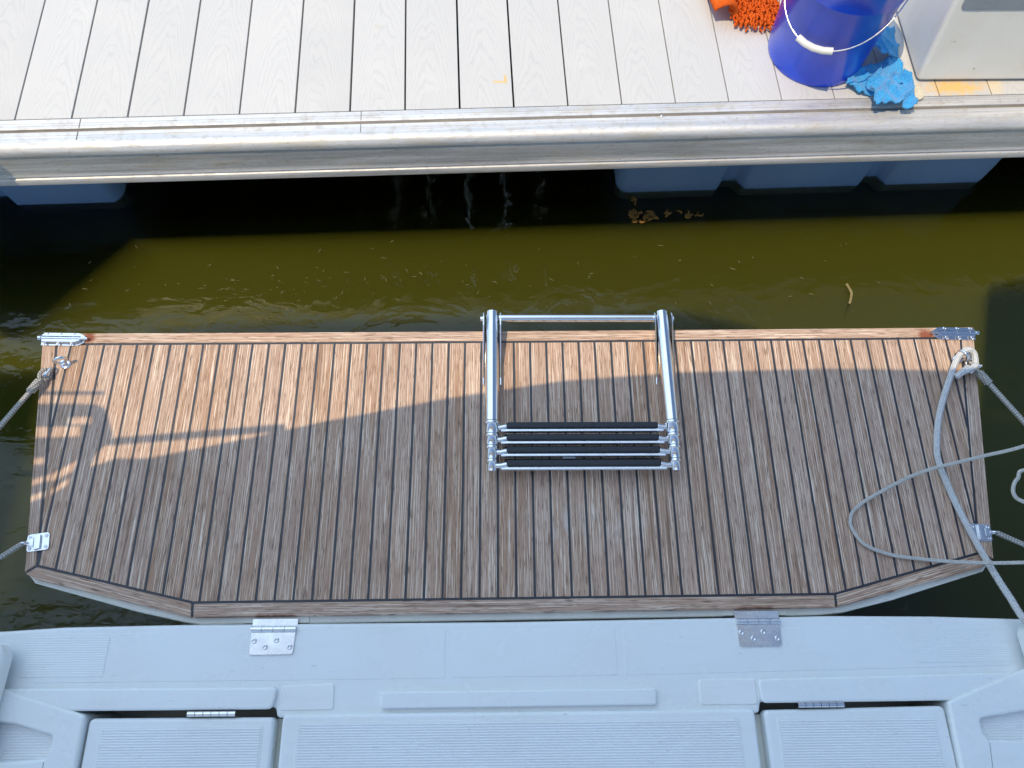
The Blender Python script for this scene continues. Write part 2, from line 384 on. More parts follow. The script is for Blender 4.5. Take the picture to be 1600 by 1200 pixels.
M['rope_thin'] = ropemat('pale thin rope', (.60, .59, .54), (.80, .79, .73), 200., 2.)

# ------------------------------------------------------------------ water
WZ = -.475
g = MB(); g.prism([(-90, -90), (90, -90), (90, 90), (-90, 90)], WZ-2.5, WZ); tag(g.build('water', M['water']), kind='structure')

# ------------------------------------------------------------------ dock (local x along its edge)
DA = R(2.25)
dock = empty('floating_dock', (0, 1.4085, 0), DA, 'white composite plank dock with an aluminium edge and blue floats beneath', 'dock')
g = MB(); px0 = -.095-.139*30
for i in range(58):
    a = px0+.139*i; gap = random.choice((.0034, .0042, .0052)); 
    if a > .3: gap = .0026
    g.prism([(a+gap/2, .002), (a+.139-gap/2, .002), (a+.139-gap/2, 2.3), (a+gap/2, 2.3)], -.026, 0, o=(a+.0695, 0), d=(0, 1), tone=random.random(), off=(random.random()*20, 0))
g.build('deck_boards', M['deck'], dock, bevel=.0012, seg=2)
prof = [(.0, -.03), (.0, -.001), (-.0125, -.001), (-.0128, -.0019), (-.0137, -.0019), (-.014, -.001), (-.0205, -.001), (-.0207, -.0016), (-.0213, -.0016), (-.0215, -.0011), (-.0285, -.0012), (-.0297, -.002), (-.0300, -.009), (-.0392, -.009), (-.0395, -.0018), (-.041, -.0008), (-.0520, -.0008), (-.0523, -.0016), (-.0530, -.0016), (-.0533, -.0008), (-.066, -.0008), (-.069, .0006), (-.076, .0012), (-.083, .0002),
        (-.089, -.004), (-.0935, -.010), (-.0955, -.018), (-.0955, -.024), (-.0935, -.026), (-.0930, -.090), (-.0945, -.098), (-.0960, -.101), (-.0935, -.104), (-.0935, -.108), (-.0985, -.1095), (-.1000, -.112), (-.1000, -.129), (-.0985, -.131), (-.06, -.131), (-.06, -.03)]
g = MB(); nf, rows = g.extrude(prof, -4.2, 3.9, 54)
for f in nf:
    ys = [v.co.y for v in f.verts]; zs = [v.co.z for v in f.verts]
    if max(ys) < -.0285 and min(ys) > -.0402 and min(zs) < -.0085 and max(zs) < -.0085: f.material_index = 1
er = g.build('edge_rail', [M['alu'], M['groove']], dock)
er.data.set_sharp_from_angle(angle=R(32))
for x in (-1.06, -.38, .62): pass
for sx in (-.345, -1.045):                                                       # seams where two lengths of rail meet
    g = MB(); g.box((sx, -.0145, -.0006), (.0016, .029, .0016)); g.box((sx, -.054, -.0002), (.0016, .026, .0016)); g.build('rail_joint', M['groove'], dock)
g = MB(); g.lathe([(.004, 0), (.004, .002), (.0025, .004), (.0005, .0045)], (.42, -.0395, -.003), 12); g.build('rivet', M['steel'], dock)
for y in (.12, .9, 1.7):
    g = MB(); g.box((-.15, y, -.115), (8.1, .05, .16)); g.build('joist', M['joist'], dock)
def float_tank(x0, x1, yf, grooves, name='float'):
    cuts = [x0] + [v for gv in grooves for v in gv] + [x1]; prof = []; g = MB(); bm = g.bm
    segs = []
    x = x0
    secs = []
    xs = [x0, x0+.012, x0+.03]
    for (a, b) in grooves: xs += [a-.012, a, a+.012, b-.012, b, b+.012]
    xs += [x1-.03, x1-.012, x1]; rows = []
    for x in xs:
        ins = 0.
        if x in (x0, x1): ins = .035
        elif abs(x-x0-.012) < 1e-6 or abs(x-x1+.012) < 1e-6: ins = .010
        for (a, b) in grooves:
            if a+.006 < x < b-.006: ins = .035
            elif abs(x-a) < 1e-6 or abs(x-b) < 1e-6: ins = .016
        rows.append([bm.verts.new((x, yf+ins+dy, z)) for dy, z in ((.10, -.56), (.03, -.545), (.008, -.52), (.0, -.48), (-.004, -.40), (-.004, -.30), (.004, -.20), (.02, -.18), (.06, -.172), (.5, -.172))])
    for A, B in zip(rows, rows[1:]):
        for k in range(len(A)-1): f = bm.faces.new((A[k], B[k], B[k+1], A[k+1])); f.smooth = True
    bm.faces.new(rows[0]); bm.faces.new(rows[-1][::-1])
    return g.build(name, M['float'], dock)
float_tank(.385, 1.585, .078, [(.715, .785), (1.175, 1.245)])
float_tank(-2.35, -1.165, .098, [(-2.0, -1.92), (-1.58, -1.50)])

# ------------------------------------------------------------------ swim platform
plat = empty('swim_platform', (0, 0, 0), 0, 'folded out teak swim platform with black caulked seams hinged to the white boat', 'swim platform')
def yfar(x): return .7706 + .0066*(x+.11) + .0018*((x+.11)**2)
P_ = .036; X0 = -23.9813*P_
FL, FR = (-1.0018, yfar(-1.0018)), (1.0778, yfar(1.0778))
NL, NR = (-.9218, .2452), (.9937, .2596)
ML, MR = (-.5849, .1600), (.6603, .1703)
K1, K2, K3, K4 = (-.9005, .2598), (-.5879, .1879), (.6622, .1957), (.9673, .2737)
RW = .0265
TL, TR = (-.9665, yfar(-.9665)-RW), (1.0435, yfar(1.0435)-RW)                     # inner corners at the far side
SEAM = .0046
# planks: clipped to the inner outline
g = MB(); e = SEAM/2
def off_line(a, b, d):
    t = Vector((b[0]-a[0], b[1]-a[1])).normalized(); n_ = Vector((-t.y, t.x)); return (a[0]+n_.x*d, a[1]+n_.y*d), (b[0]+n_.x*d, b[1]+n_.y*d)
inner = [off_line(K1, K2, e), off_line(K2, K3, e), off_line(K3, K4, e), off_line(K4, TR, e), off_line(TL, K1, e)]
for i in range(-3, 56):
    a, b = X0+P_*i+e, X0+P_*(i+1)-e; w = random.uniform(-.0003, .0003)
    poly = [(a, 0), (b, 0), (b, yfar(b)-RW-e), (a, yfar(a)-RW-e)]
    for l in inner: poly = clip(poly, *l)
    if len(poly) > 2:
        A_ = abs(sum(poly[k][0]*poly[(k+1) % len(poly)][1]-poly[(k+1) % len(poly)][0]*poly[k][1] for k in range(len(poly))))/2
        if A_ > 2e-5: g.prism(poly, -.012, random.uniform(-.0003, .0003), o=(a, 0), d=(0, 1), tone=random.betavariate(1.2, 1.2), off=(random.random()*30, random.random()*30))
g.build('teak_planks', M['teak'], plat, bevel=.0006, seg=1)
def rim(poly, d):
    g = MB(); g.prism(poly, -.012, .0008, o=poly[0], d=d, tone=random.uniform(.25, .8), off=(random.random()*30, random.random()*30))
    return g.build('rim_board', M['teak_rim'], plat, bevel=.0016, seg=2)
def shrink(poly, d): # move each edge inwards (ccw polygon)
    out = []; m = len(poly)
    for i in range(m):
        l1 = off_line(poly[i-1], poly[i], d[i-1]); l2 = off_line(poly[i], poly[(i+1) % m], d[i])
        (x1, y1), (x2, y2) = l1; (x3, y3), (x4, y4) = l2; den = (x1-x2)*(y3-y4)-(y1-y2)*(x3-x4)
        if abs(den) < 1e-9: out.append(l2[0]); continue
        t = ((x1-x3)*(y3-y4)-(y1-y3)*(x3-x4))/den; out.append((x1+t*(x2-x1), y1+t*(y2-y1)))
    return out
xs = [-1.0018+2.0796*k/24 for k in range(25)]
far = [(x, yfar(x)-RW+e) for x in xs] + [(x, yfar(x)) for x in xs[::-1]]
rim(far, (1, 0))
def unit(a, b): v = Vector((b[0]-a[0], b[1]-a[1])).normalized(); return (v.x, v.y)
def edgex(a, b, y): return a[0]+(b[0]-a[0])*(y-a[1])/(b[1]-a[1])
lt = (edgex(FL, NL, TL[1]-e), TL[1]-.0004-e); rtp = (edgex(FR, NR, TR[1]-e), TR[1]+.0004-e)
rim(shrink([lt, (NL[0]-.001, NL[1]+.012), NL, K1, (TL[0], TL[1]-e)], [0, 0, e, e, 0]), unit(NL, FL))
rim(shrink([rtp, (TR[0], TR[1]-e), K4, NR, (NR[0]+.001, NR[1]+.012)], [0, e, e, 0, 0]), unit(NR, FR))
rim(shrink([NL, (-.896, .2335), ML, K2, K1], [0, 0, e, e, e]), unit(NL, ML))
rim(shrink([ML, MR, K3, K2], [0, e, e, e]), (1, 0))
rim(shrink([MR, (.965, .2450), NR, K4, K3], [0, 0, e, e, e]), unit(MR, NR))
g = MB(); base = [(FL[0]+.004, FL[1]-.004), (NL[0]+.004, NL[1]+.003), (ML[0]+.003, ML[1]+.004), (MR[0]-.003, MR[1]+.004), (NR[0]-.004, NR[1]+.003), (FR[0]-.004, FR[1]-.004)]
g.prism(base, -.013, -.0009); g.build('caulking', M['caulk'], plat)
HN = .044
def notch(cx, y): return [(cx-.062, y), (cx-HN, y+.013), (cx+HN, y+.013), (cx+.062, y)]
yl = lambda x: .1475 + .0082*(x+.5849)
tray = [(FL[0]+.002, FL[1]-.002), (NL[0]+.001, NL[1]-.001), (-.905, .228), (-.70, .174), (-.60, .1525), (-.57, yl(-.57))] + notch(HX[0], yl(HX[0])) + notch(HX[1], yl(HX[1])) + [(.63, yl(.63)), (.68, .1625), (.78, .185), (.975, .2395), (NR[0]-.001, NR[1]-.001), (FR[0]-.002, FR[1]-.002)]
g = MB(); g.prism(tray, -.062, -.0125); g.build('tray', M['gel_cream'], plat, bevel=.004, seg=3)
def eye_bolt(x, y, a):
    g = MB(); g.lathe([(.011, 0), (.011, .002), (.009, .0035), (.001, .0035)], (x, y, .0008), 24); g.cyl((x, y, .003), (x, y, .014), .0055)
    ring = [(x+math.cos(t)*.011*math.cos(a), y+math.cos(t)*.011*math.sin(a), .024+math.sin(t)*.011) for t in [k*2*math.pi/24 for k in range(24)]]
    g.tube(ring, .0036, 10, closed=True); return g.build('eye_bolt', M['chrome'], plat)
eye_bolt(-.936, .690, R(20)); eye_bolt(1.022, .700, R(-50))
def rope_bracket(x, y, side, a):
    g = MB(); w, h = .043, .035
    o = bpy.data.objects
    pl = rpoly([(-w/2, -h/2), (w/2, -h/2), (w/2, h/2), (-w/2, h/2)], .007, 5)
    ca, sa = math.cos(a), math.sin(a); T = lambda p: (x+p[0]*ca-p[1]*sa, y+p[0]*sa+p[1]*ca)
    g.prism([T(p) for p in pl], .0008, .0032)
    # raised fold that carries the eye
    fold = [T(p) for p in ((-.006, -h/2+.002), (.006, -h/2+.004), (.006, h/2-.004), (-.006, h/2-.002))]; g.prism(fold, .0034, .0075)
    arm = [T(p) for p in ((side*.0062, -.009), (side*.021, -.004), (side*.021, .004), (side*.0062, .009))]; g.prism(arm if side > 0 else arm[::-1], .0040, .0085)
    ex, ey = T((side*.0235, 0)); ring = [(ex+math.cos(t)*.0065*ca, ey+math.cos(t)*.0065*sa, .008+math.sin(t)*.0065) for t in [k*2*math.pi/18 for k in range(18)]]
    g.tube(ring, .0022, 8, closed=True); b = g.build('rope_bracket', M['steel'], plat, bevel=.0008, seg=1)
    for p in ((-.0155, -.011), (-.0155, .011), (.0155, -.011), (.0155, .011)):
        g = MB(); g.screw((*T(p), .0033), .0037); g.build('screw', M['chrome'], b)
    return (ex, ey, .008)
LB = rope_bracket(-.9075, .3055, -1, R(8)); RB = rope_bracket(.979, .3145, 1, R(-3))
def latch(x, y, side, a):
    """two long clevis plates with a pin between them"""
    ca, sa = math.cos(a), math.sin(a); T = lambda u, v, z=0: (x+side*u*ca-v*sa, y+side*u*sa+v*ca, z)
    g = MB()
    def pl(pts, z0, z1): 
        q_ = [T(*p)[:2] for p in pts]; g.prism(q_ if side > 0 else q_[::-1], z0, z1)
    pl(rpoly([(-.046, -.0155), (.034, -.0155), (.048, -.006), (.048, .006), (.034, .0155), (-.046, .0155)], [.002, .02, .004, .004, .02, .002], 5), .0010, .0032)
    pl([(-.043, .0075), (.030, .0075), (.040, .0045), (.040, .0035), (-.043, .0035)], .0034, .0120)
    pl([(-.043, -.0035), (.040, -.0035), (.040, -.0045), (.030, -.0095), (-.043, -.0095)], .0034, .0105)
    o = g.build('latch', M['chrome'], plat, bevel=.0008, seg=1)
    g = MB(); g.cyl(T(-.052, .000, .0075), T(.055, .000, .0075), .0036); g.cyl(T(-.052, 0, .0075), T(-.046, 0, .0075), .0052); g.build('pin', M['chrome'], o)
    for u in (-.034, -.005, .024):
        g = MB(); g.cyl(T(u, -.014, .0078), T(u, .013, .0078), .0020, 10); g.build('cross_pin', M['steel'], o)
        for v in (.0118, -.0128): g = MB(); g.screw(T(u-.006, v, .0033), .0026); g.build('screw', M['steel'], o)
latch(-.953, .7505, 1, R(-1)); latch(1.029, .7635, -1, R(-1))
def hinge(cx):
    y = .1425 + .0085*(cx+.4265); h = empty('hinge', (0, 0, 0)); h.parent = plat
    g = MB(); g.prism(rpoly([(cx-.042, y-.0515), (cx+.040, y-.0505), (cx+.042, y-.0105), (cx-.042, y-.0105)], [.006, .006, .001, .001], 4), -.0035, .0008)
    p = g.build('plate', M['steel'], h, bevel=.0006, seg=1)
    for u, v in ((-.035, -.026), (.007, -.025), (-.013, -.037), (.033, -.037)):
        g = MB(); g.screw((cx+u, y+v, .0009), .0053, .0016); g.build('screw', M['chrome'], p)
    for k in range(4):
        g = MB(); g.cyl((cx-.0425+.0213*k, y-.005, .0005), (cx-.0425+.0213*k+.0205, y-.005, .0005), .0056, 18); g.build('knuckle', M['steel'], h)
    g = MB(); g.prism([(cx-.043, y+.0005), (cx+.043, y+.0005), (cx+.043, y+.0145), (cx-.043, y+.0145)], -.0100, -.0045); g.build('leaf', M['steel'], h)
for cx in HX:
    hinge(cx); y = yl(cx); g = MB(); g.prism([(cx-.064, y+.001), (cx+.064, y+.001), (cx+.062, y+.018), (cx-.062, y+.018)], -.040, -.0105); g.build('hinge_pad', M['gel_cream'], plat, bevel=.002)

# ------------------------------------------------------------------ boarding ladder
lad = empty('boarding_ladder', (.177, .62, 0), 0, 'folded telescopic stainless boarding ladder with four black treads lying on the teak', 'ladder')
LX = (-.0115, .3650); LZ = .030
def loc(o, p=lad): return (o[0]-.177, o[1]-.62, o[2])
for x in LX:
    g = MB(); g.cyl(loc((x, .5465, LZ)), loc((x, .800, LZ)), .0146, 28); rl = g.build('rail', M['chrome'], lad)
    secs = [(.5462, .5185, .0158), (.5185, .4930, .0143), (.4930, .4640, .0126), (.4640, .4380, .0110)]
    for a, b, r in secs:
        g = MB(); L_ = a-b; st_ = [(0, r-.0014), (L_-.0085, r-.0014), (L_-.0082, r+.0004), (L_-.0076, r+.0010), (L_-.0024, r+.0010), (L_-.0016, r+.0003), (L_-.0013, r-.0025), (L_-.0001, r-.0025)]
        g.tube([loc((x, b+q_, LZ)) for q_, _ in st_], r, 28, rad=[k_ for _, k_ in st_]); g.build('telescopic_section', M['chrome'], rl)
    g = MB(); g.cyl(loc((x, .8002, LZ)), loc((x, .8022, LZ)), .0135, 24); g.build('end_cap', M['steel'], rl)
for i, y in enumerate((.5320, .5055, .4785, .4500)):
    g = MB(); xi = .0125-.0012*i
    for sgn, x in ((1, LX[0]), (-1, LX[1])):
        g.tube([loc((x+sgn*xi*.6, y, LZ)), loc((x+sgn*.018, y, LZ)), loc((x+sgn*.032, y+.0025, LZ+.001))], .0058, 14)
    g.prism([loc((x_, y_, 0))[:2] for x_, y_ in ((LX[0]+.018, y-.0090), (LX[1]-.018, y-.0090), (LX[1]-.018, y+.004), (LX[0]+.018, y+.004))], LZ-.009, LZ+.002)
    ru = g.build('rung', M['steel'], lad, bevel=.002, seg=2)
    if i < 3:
        g = MB(); g.prism([loc((x_, y_, 0))[:2] for x_, y_ in ((LX[0]+.026, y-.0165), (LX[1]-.026, y-.0165), (LX[1]-.026, y-.0095), (LX[0]+.026, y-.0095))], LZ-.018, LZ-.011); g.build('gap_shade_strip', M['tread'], ru, bevel=.001, seg=1)  # dark strip stands in for the shade in the gap below each rung
    g = MB(); g.prism([loc((x_, y_, 0))[:2] for x_, y_ in ((LX[0]+.031, y-.0028), (LX[1]-.031, y-.0028), (LX[1]-.031, y+.0105), (LX[0]+.031, y+.0105))], LZ-.004, LZ+.0085)
    g.build('tread', M['tread'], ru, bevel=.003, seg=3)
g = MB(); g.cyl(loc((LX[0]+.015, .787, LZ+.002)), loc((LX[1]-.015, .787, LZ+.002)), .0082, 20); g.build('crossbar', M['chrome'], lad)
for x in LX:
    for sgn in (-1, 1):
        g = MB(); xx = x+sgn*.0185; bm = g.bm
        pr = [(.795, LZ+.013), (.785, LZ+.018), (.765, LZ+.014), (.655, .008), (.640, .004), (.640, .0006), (.768, .0006), (.775, LZ-.02), (.795, LZ-.010)]
        A = [bm.verts.new(loc((xx-.0013, y, z))) for y, z in pr]; B = [bm.verts.new(loc((xx+.0013, y, z))) for y, z in pr]
        bm.faces.new(A); bm.faces.new(B[::-1])
        for k in range(len(pr)): bm.faces.new((A[k], B[k], B[(k+1) % len(pr)], A[(k+1) % len(pr)]))
        bmesh.ops.recalc_face_normals(bm, faces=bm.faces)
        br = g.build('mounting_bracket', M['chrome'], lad)
        g = MB(); g.cyl(loc((xx-sgn*.001, .787, LZ)), loc((xx+sgn*.007, .787, LZ)), .0055, 12); g.build('bolt', M['steel'], br)
g = MB(); g.box(loc((.147, .4685, LZ-.004)), (.026, .005, .004)); g.build('strap_buckle', M['panel'], lad)

# ------------------------------------------------------------------ motor boat stern
boat = empty('motor_boat', (0, -.3, 0), 0, 'white gelcoat motor boat stern with ribbed locker lids and moulded side coamings', 'boat')
def bl(p): return (p[0], p[1]+.3)
def bpart(name, poly, z0, z1, mat='gel', bev=.006, seg=3, holes=(), parent=None):
    g = MB(); g.prism([bl(p) for p in poly], z0, z1, holes=[[bl(p) for p in h] for h in holes]); return g.build(name, M[mat], parent or boat, bevel=bev, seg=seg)
tx = [(-1.55, .05), (-1.35, .105), (-1.0, .133), (-.8235, .143), (-.5829, .1462), (.0274, .1468), (.6488, .1535), (.85, .151), (1.0238, .145), (1.35, .112), (1.62, .05)]
hullpoly = [(-1.62, -3.2), (1.68, -3.2)] + tx[::-1]
g = MB(); ring = [bl(p) for p in hullpoly]
g.prism(ring, -.9, -.150); g.build('hull', M['gel'], boat, bevel=.02, seg=3)
led = [(-1.55, .0005)] + [(-.41, .0005), (-.405, -.018), (.485, -.018), (.49, .002), (1.62, .002)] + [(p[0], p[1]+.0015) for p in tx[::-1]]
bpart('transom_ledge', led, -.149, -.0035, bev=.006, seg=4)
def ribs(name, x0, x1, y0, y1, z, pitch, amp, parent, mat='nonslip', skew=0.):
    n = int(abs(y1-y0)/pitch); prof = []
    for k in range(n):
        y = y0-pitch*k
        prof += [(y, z), (y-pitch*.18, z+amp*.8), (y-pitch*.36, z+amp), (y-pitch*.54, z+amp*.8), (y-pitch*.72, z), (y-pitch*.98, z)]
    g = MB(); g.extrude([(y+.3, z_) for y, z_ in prof], x0, x1, 1, True); o = g.build(name, M[mat], parent); return o
def ribstrip(*a, **k): return ribs(*a, **k)
bpart('locker_cover', [(-.86, .1325), (-.10, .1335), (-.10, .0475), (-.86, .0455)], -.004, -.0028, bev=.0006, seg=2)
bpart('locker_cover', [(-.085, .1335), (.225, .1350), (.225, .0500), (-.085, .0485)], -.004, -.0028, bev=.0006, seg=2)
bpart('locker_cover', [(.240, .1350), (.985, .1330), (.985, .0620), (.240, .0500)], -.004, -.0028, bev=.0006, seg=2)
ribs('nonslip_pad', -.89, -.735, .1265, .052, -.0024, .0042, .00028, boat, 'gel')
ribs('nonslip_pad', .80, .985, .127, .068, -.0024, .0042, .00028, boat, 'gel')
bpart('coaming', rpoly([(-1.5, -.0030), (-.413, -.0030), (-.407, .0345), (-1.5, .0385)], [0, .010, .010, 0], 5), -.0032, .0065, bev=.006, seg=4)
bpart('coaming', rpoly([(.4895, -.0005), (1.6, .004), (1.6, .0580), (.4870, .0415)], [.010, 0, 0, .010], 5), -.0032, .0065, bev=.006, seg=4)
# inset pads between the coamings and the middle bay
bpart('pad_inset', rpoly([(-.401, -.006), (-.302, -.005), (-.304, .0405), (-.401, .0370)], .006, 4), -.006, -.0008, 'pad', bev=.003, seg=3)
bpart('pad_inset', rpoly([(.376, -.003), (.484, -.003), (.484, .0425), (.377, .0415)], .006, 4), -.006, -.0008, 'pad', bev=.003, seg=3)
bpart('step', rpoly([(-.2155, -.0045), (.294, -.0020), (.2955, .0270), (-.2170, .0250)], .006, 5), -.006, .0065, bev=.004, seg=3)
g = MB(); g.prism([bl(p) for p in ((-1.5, -.7), (1.55, -.7), (1.55, -.02), (-1.5, -.02))], -.149, -.0295); 
g.build('lid_well', M['gel_cream'], boat)
def lid(poly, ztop, pan, hx=None, hy=0):
    o = bpart('locker_lid', rpoly(poly, .011, 6), -.0285, ztop, bev=.007, seg=4)
    x0, x1, y0, y1 = pan
    f = bpart('panel_frame', rpoly([(x0-.004, y1), (x1+.004, y1), (x1+.004, y0+.004), (x0-.004, y0+.004)], .006, 4), ztop-.002, ztop+.0009, bev=.0009, seg=2, parent=o)
    ribs('nonslip_panel', x0, x1, y0, y1, ztop+.0010, .0045, .0014, o)
    if hx:
        g = MB(); n = 6; L = hx[1]-hx[0]
        for k in range(n): g.cyl((hx[0]+L*k/n, hy+.3, ztop+.0005), (hx[0]+L*(k+.93)/n, hy+.3, ztop+.0005), .0048, 16)
        g.build('lid_hinge', M['chrome'], o)
lid([(-.7435, -.0155), (-.7430, -.62), (-.4060, -.62), (-.4070, -.0165)], .0025, (-.715, -.430, -.0340, -.60), (-.566, -.478), -.0098)
lid([(-.3925, -.0115), (-.3925, -.62), (.4765, -.62), (.4740, -.0105)], .0075, (-.360, .440, -.0285, -.60))
lid([(.4915, -.0125), (.5000, -.62), (.8420, -.62), (.8310, -.0080)], .0025, (.518, .805, -.0300, -.60), (.556, .643), -.0045)
CL = [(-1.55, .200-.0), (-1.4, .0378), (-.9120, .0376), (-.8985, .0345), (-.7470, -.0102), (-.7480, -.62), (-1.55, -.62)]
CL[0] = (-1.55, .0378)
pk = rpoly([(-1.12, -.006), (-.9036, -.0195), (-.8681, -.0240), (-.7975, -.0430), (-.7988, -.0800), (-.8877, -.0850), (-1.12, -.0870)], [.006, .01, .01, .008, .01, .006, .006], 4)
bpart('side_coaming', CL, -.1475, .0120, bev=.006, seg=4, holes=[pk]); ribs('nonslip_panel', -1.13, -.785, .004, -.096, -.007, .0046, .0010, boat)
CR = [(1.62, .0600), (.9950, .0560), (.8345, -.0010), (.8280, -.62), (1.62, -.62)]
pk2 = rpoly([(1.25, -.004), (.985, -.0165), (.8870, -.0300), (.8895, -.0650), (.966, -.0695), (1.25, -.072)], [.006, .01, .01, .01, .01, .006], 4)
bpart('side_coaming', CR, -.1475, .0120, bev=.006, seg=4, holes=[pk2]); ribs('nonslip_panel', .875, 1.26, .006, -.082, -.007, .0046, .0010, boat)
bpart('corner_post', rpoly([(-1.45, -.10), (-.905, -.10), (-.896, .112), (-1.45, .126)], [.01, .02, .026, .01], 6), .0125, .05, bev=.014, seg=5)
bpart('corner_post', rpoly([(1.55, -.10), (.998, .030), (.9905, .131), (1.55, .150)], [.01, .02, .022, .01], 6), .0125, .05, bev=.014, seg=5)

# ------------------------------------------------------------------ ropes
GL = 'grey safety lines holding the swim platform'
def safety(a, b, label, knot=True, shackle=True):
    a, b = Vector(a), Vector(b); o = empty('safety_line', a, 0, label, 'rope', GL); d = (b-a)
    g = MB(); n = 60; g.tube([d*(.0+1.0*k/n) for k in range(n+1)], .0052, 10); g.build('line', M['rope_grey'], o)
    t = d.normalized(); s_ = t.orthogonal().normalized(); c_ = t.cross(s_)
    if knot:                                                                     # spliced eye with whipping
        g = MB()
        hel = [t*(.004+.030*k/48) + (s_*math.cos(k*.9)+c_*math.sin(k*.9))*.0062 for k in range(49)]
        g.tube(hel, .0032, 8); g.tube([t*(-.012) + t*math.cos(q_)*.013 + c_*math.sin(q_)*.009 for q_ in [k*2*math.pi/24 for k in range(24)]], .0038, 8, closed=True)
        g.build('splice', M['rope_grey'], o)
    if shackle:
        g = MB(); arc = [t*(-.020) + t*(-math.cos(q_))*.012 + s_*math.sin(q_)*.010 for q_ in [-1.5+3.0*k/16 for k in range(17)]]
        arc = [t*(-.006)+s_*(-.009)]+arc+[t*(-.006)+s_*.009]; g.tube(arc, .0026, 8); g.cyl(t*(-.006)-s_*.014, t*(-.006)+s_*.014, .003, 10); g.build('shackle', M['chrome'], o)
    return o
safety((-.972, .650, .016), (-1.26, -.10, .17), 'grey braided line shackled to the far eye bolt on the sunlit left platform corner')
safety((LB[0]-.004, LB[1]-.001, LB[2]), (-1.32, -.02, .06), 'grey braided line from the plate near the left hull corner', False, False)
safety((1.052, .665, .016), (1.42, -.10, .105), 'grey braided line from the right far eye bolt under the white rope knot')
safety((RB[0]+.006, RB[1]-.001, RB[2]), (1.45, .08, .035), 'grey braided line from the plate beside the crossing white rope', False, False)
g = MB()
g.tube(spline([(1.0340, .6760, .012), (1.0120, .6600, .022), (1.0010, .6520, .016)], 6), .0068, 12)
g.tube(spline([(1.0480, .680, .020), (1.046, .704, .026), (1.030, .710, .030), (1.010, .694, .022), (.992, .655, .009), (.966, .605, .0075), (.944, .555, .0072), (.928, .500, .0072), (.9235, .462, .0075), (.932, .405, .0075), (.9440, .352, .008),
                (.958, .300, .010), (.9700, .258, .013), (.9900, .190, .022), (1.018, .120, .035), (1.12, .03, .060), (1.3, -.08, .057)], 12), .0066, 14)
g.tube(spline([(1.0480, .6800, .020), (1.040, .672, .026), (1.026, .664, .024), (1.012, .660, .018), (1.000, .654, .012)], 8), .0062, 12)
tag(g.build('mooring_rope', M['rope_white']), 'smooth white rope looped on the right eye bolt and trailing over the teak', 'rope')
g = MB()
g.tube(spline([(2.15, 1.42, .005), (2.05, 1.33, .03), (1.66, .80, .17), (1.30, .560, .16), (1.0900, .4820, .080), (.985, .460, .045), (.870, .4340, .025), (.772, .390, .012), (.728, .362, .007), (.7150, .338, .006), (.719, .315, .006), (.738, .289, .006), (.785, .2700, .006), (.835, .2620, .008), (.887, .2550, .016), (.96, .2480, .035), (1.03, .2450, .060), (1.14, .244, .10), (1.24, .27, .14), (1.22, .33, .16), (1.04, .408, .12), (1.012, .398, .105), (1.000, .372, .10), (1.012, .352, .105), (1.06, .33, .13), (1.22, .20, .12), (1.34, .06, .058), (1.42, -.04, .055)], 12), .0037, 10)
tag(g.build('coiled_rope', M['rope_thin']), 'thin pale rope lying in an open loop over the right end of the teak', 'rope')

# ------------------------------------------------------------------ things on the dock
DM = Matrix.Rotation(DA, 4, 'Z')
bk = empty('bucket', (.8484, 1.6037, 0), 0, 'blue plastic bucket with a wire handle and white grip on the white dock', 'bucket')
g = MB()
pr = [(.118, .0), (.1235, .002), (.1250, .006), (.1260, .02), (.1366, .2400), (.1395, .2405), (.1400, .243), (.1425, .2900), (.1465, .2960), (.1470, .3), (.1455, .3030), (.1425, .3030), (.1405, .3), (.1360, .24), (.1250, .012), (.02, .010)]
g.lathe(pr, (0, 0, 0), 96); g.build('body', M['bucket'], bk)
# wire handle hanging on the near side
ax = R(-30); ex_ = Vector((math.cos(ax), math.sin(ax), 0)); fy = Vector((ex_.y, -ex_.x, 0))
pts = []
for k in range(41):
    t = math.pi*k/40; c_ = -math.cos(t)*.1445; s_ = math.sin(t)
    drop = .268 - .118*(s_**.8); out = .020*math.sin(t) + math.sqrt(max(0, .1445**2-c_**2))
    pts.append(ex_*c_ + fy*out + Vector((0, 0, drop)))
g = MB(); g.tube(pts, .0019, 8); g.tube([ex_*-.1390+Vector((0, 0, .265)), ex_*-.1500+Vector((0, 0, .265))], .007, 12); g.tube([ex_*.1390+Vector((0, 0, .265)), ex_*.1500+Vector((0, 0, .265))], .007, 12)
hd = g.build('handle', M['steel'], bk)
g = MB(); g.tube([pts[16], pts[18], pts[20], pts[22], pts[24]], .0085, 16); g.build('grip', M['white_plastic'], hd)

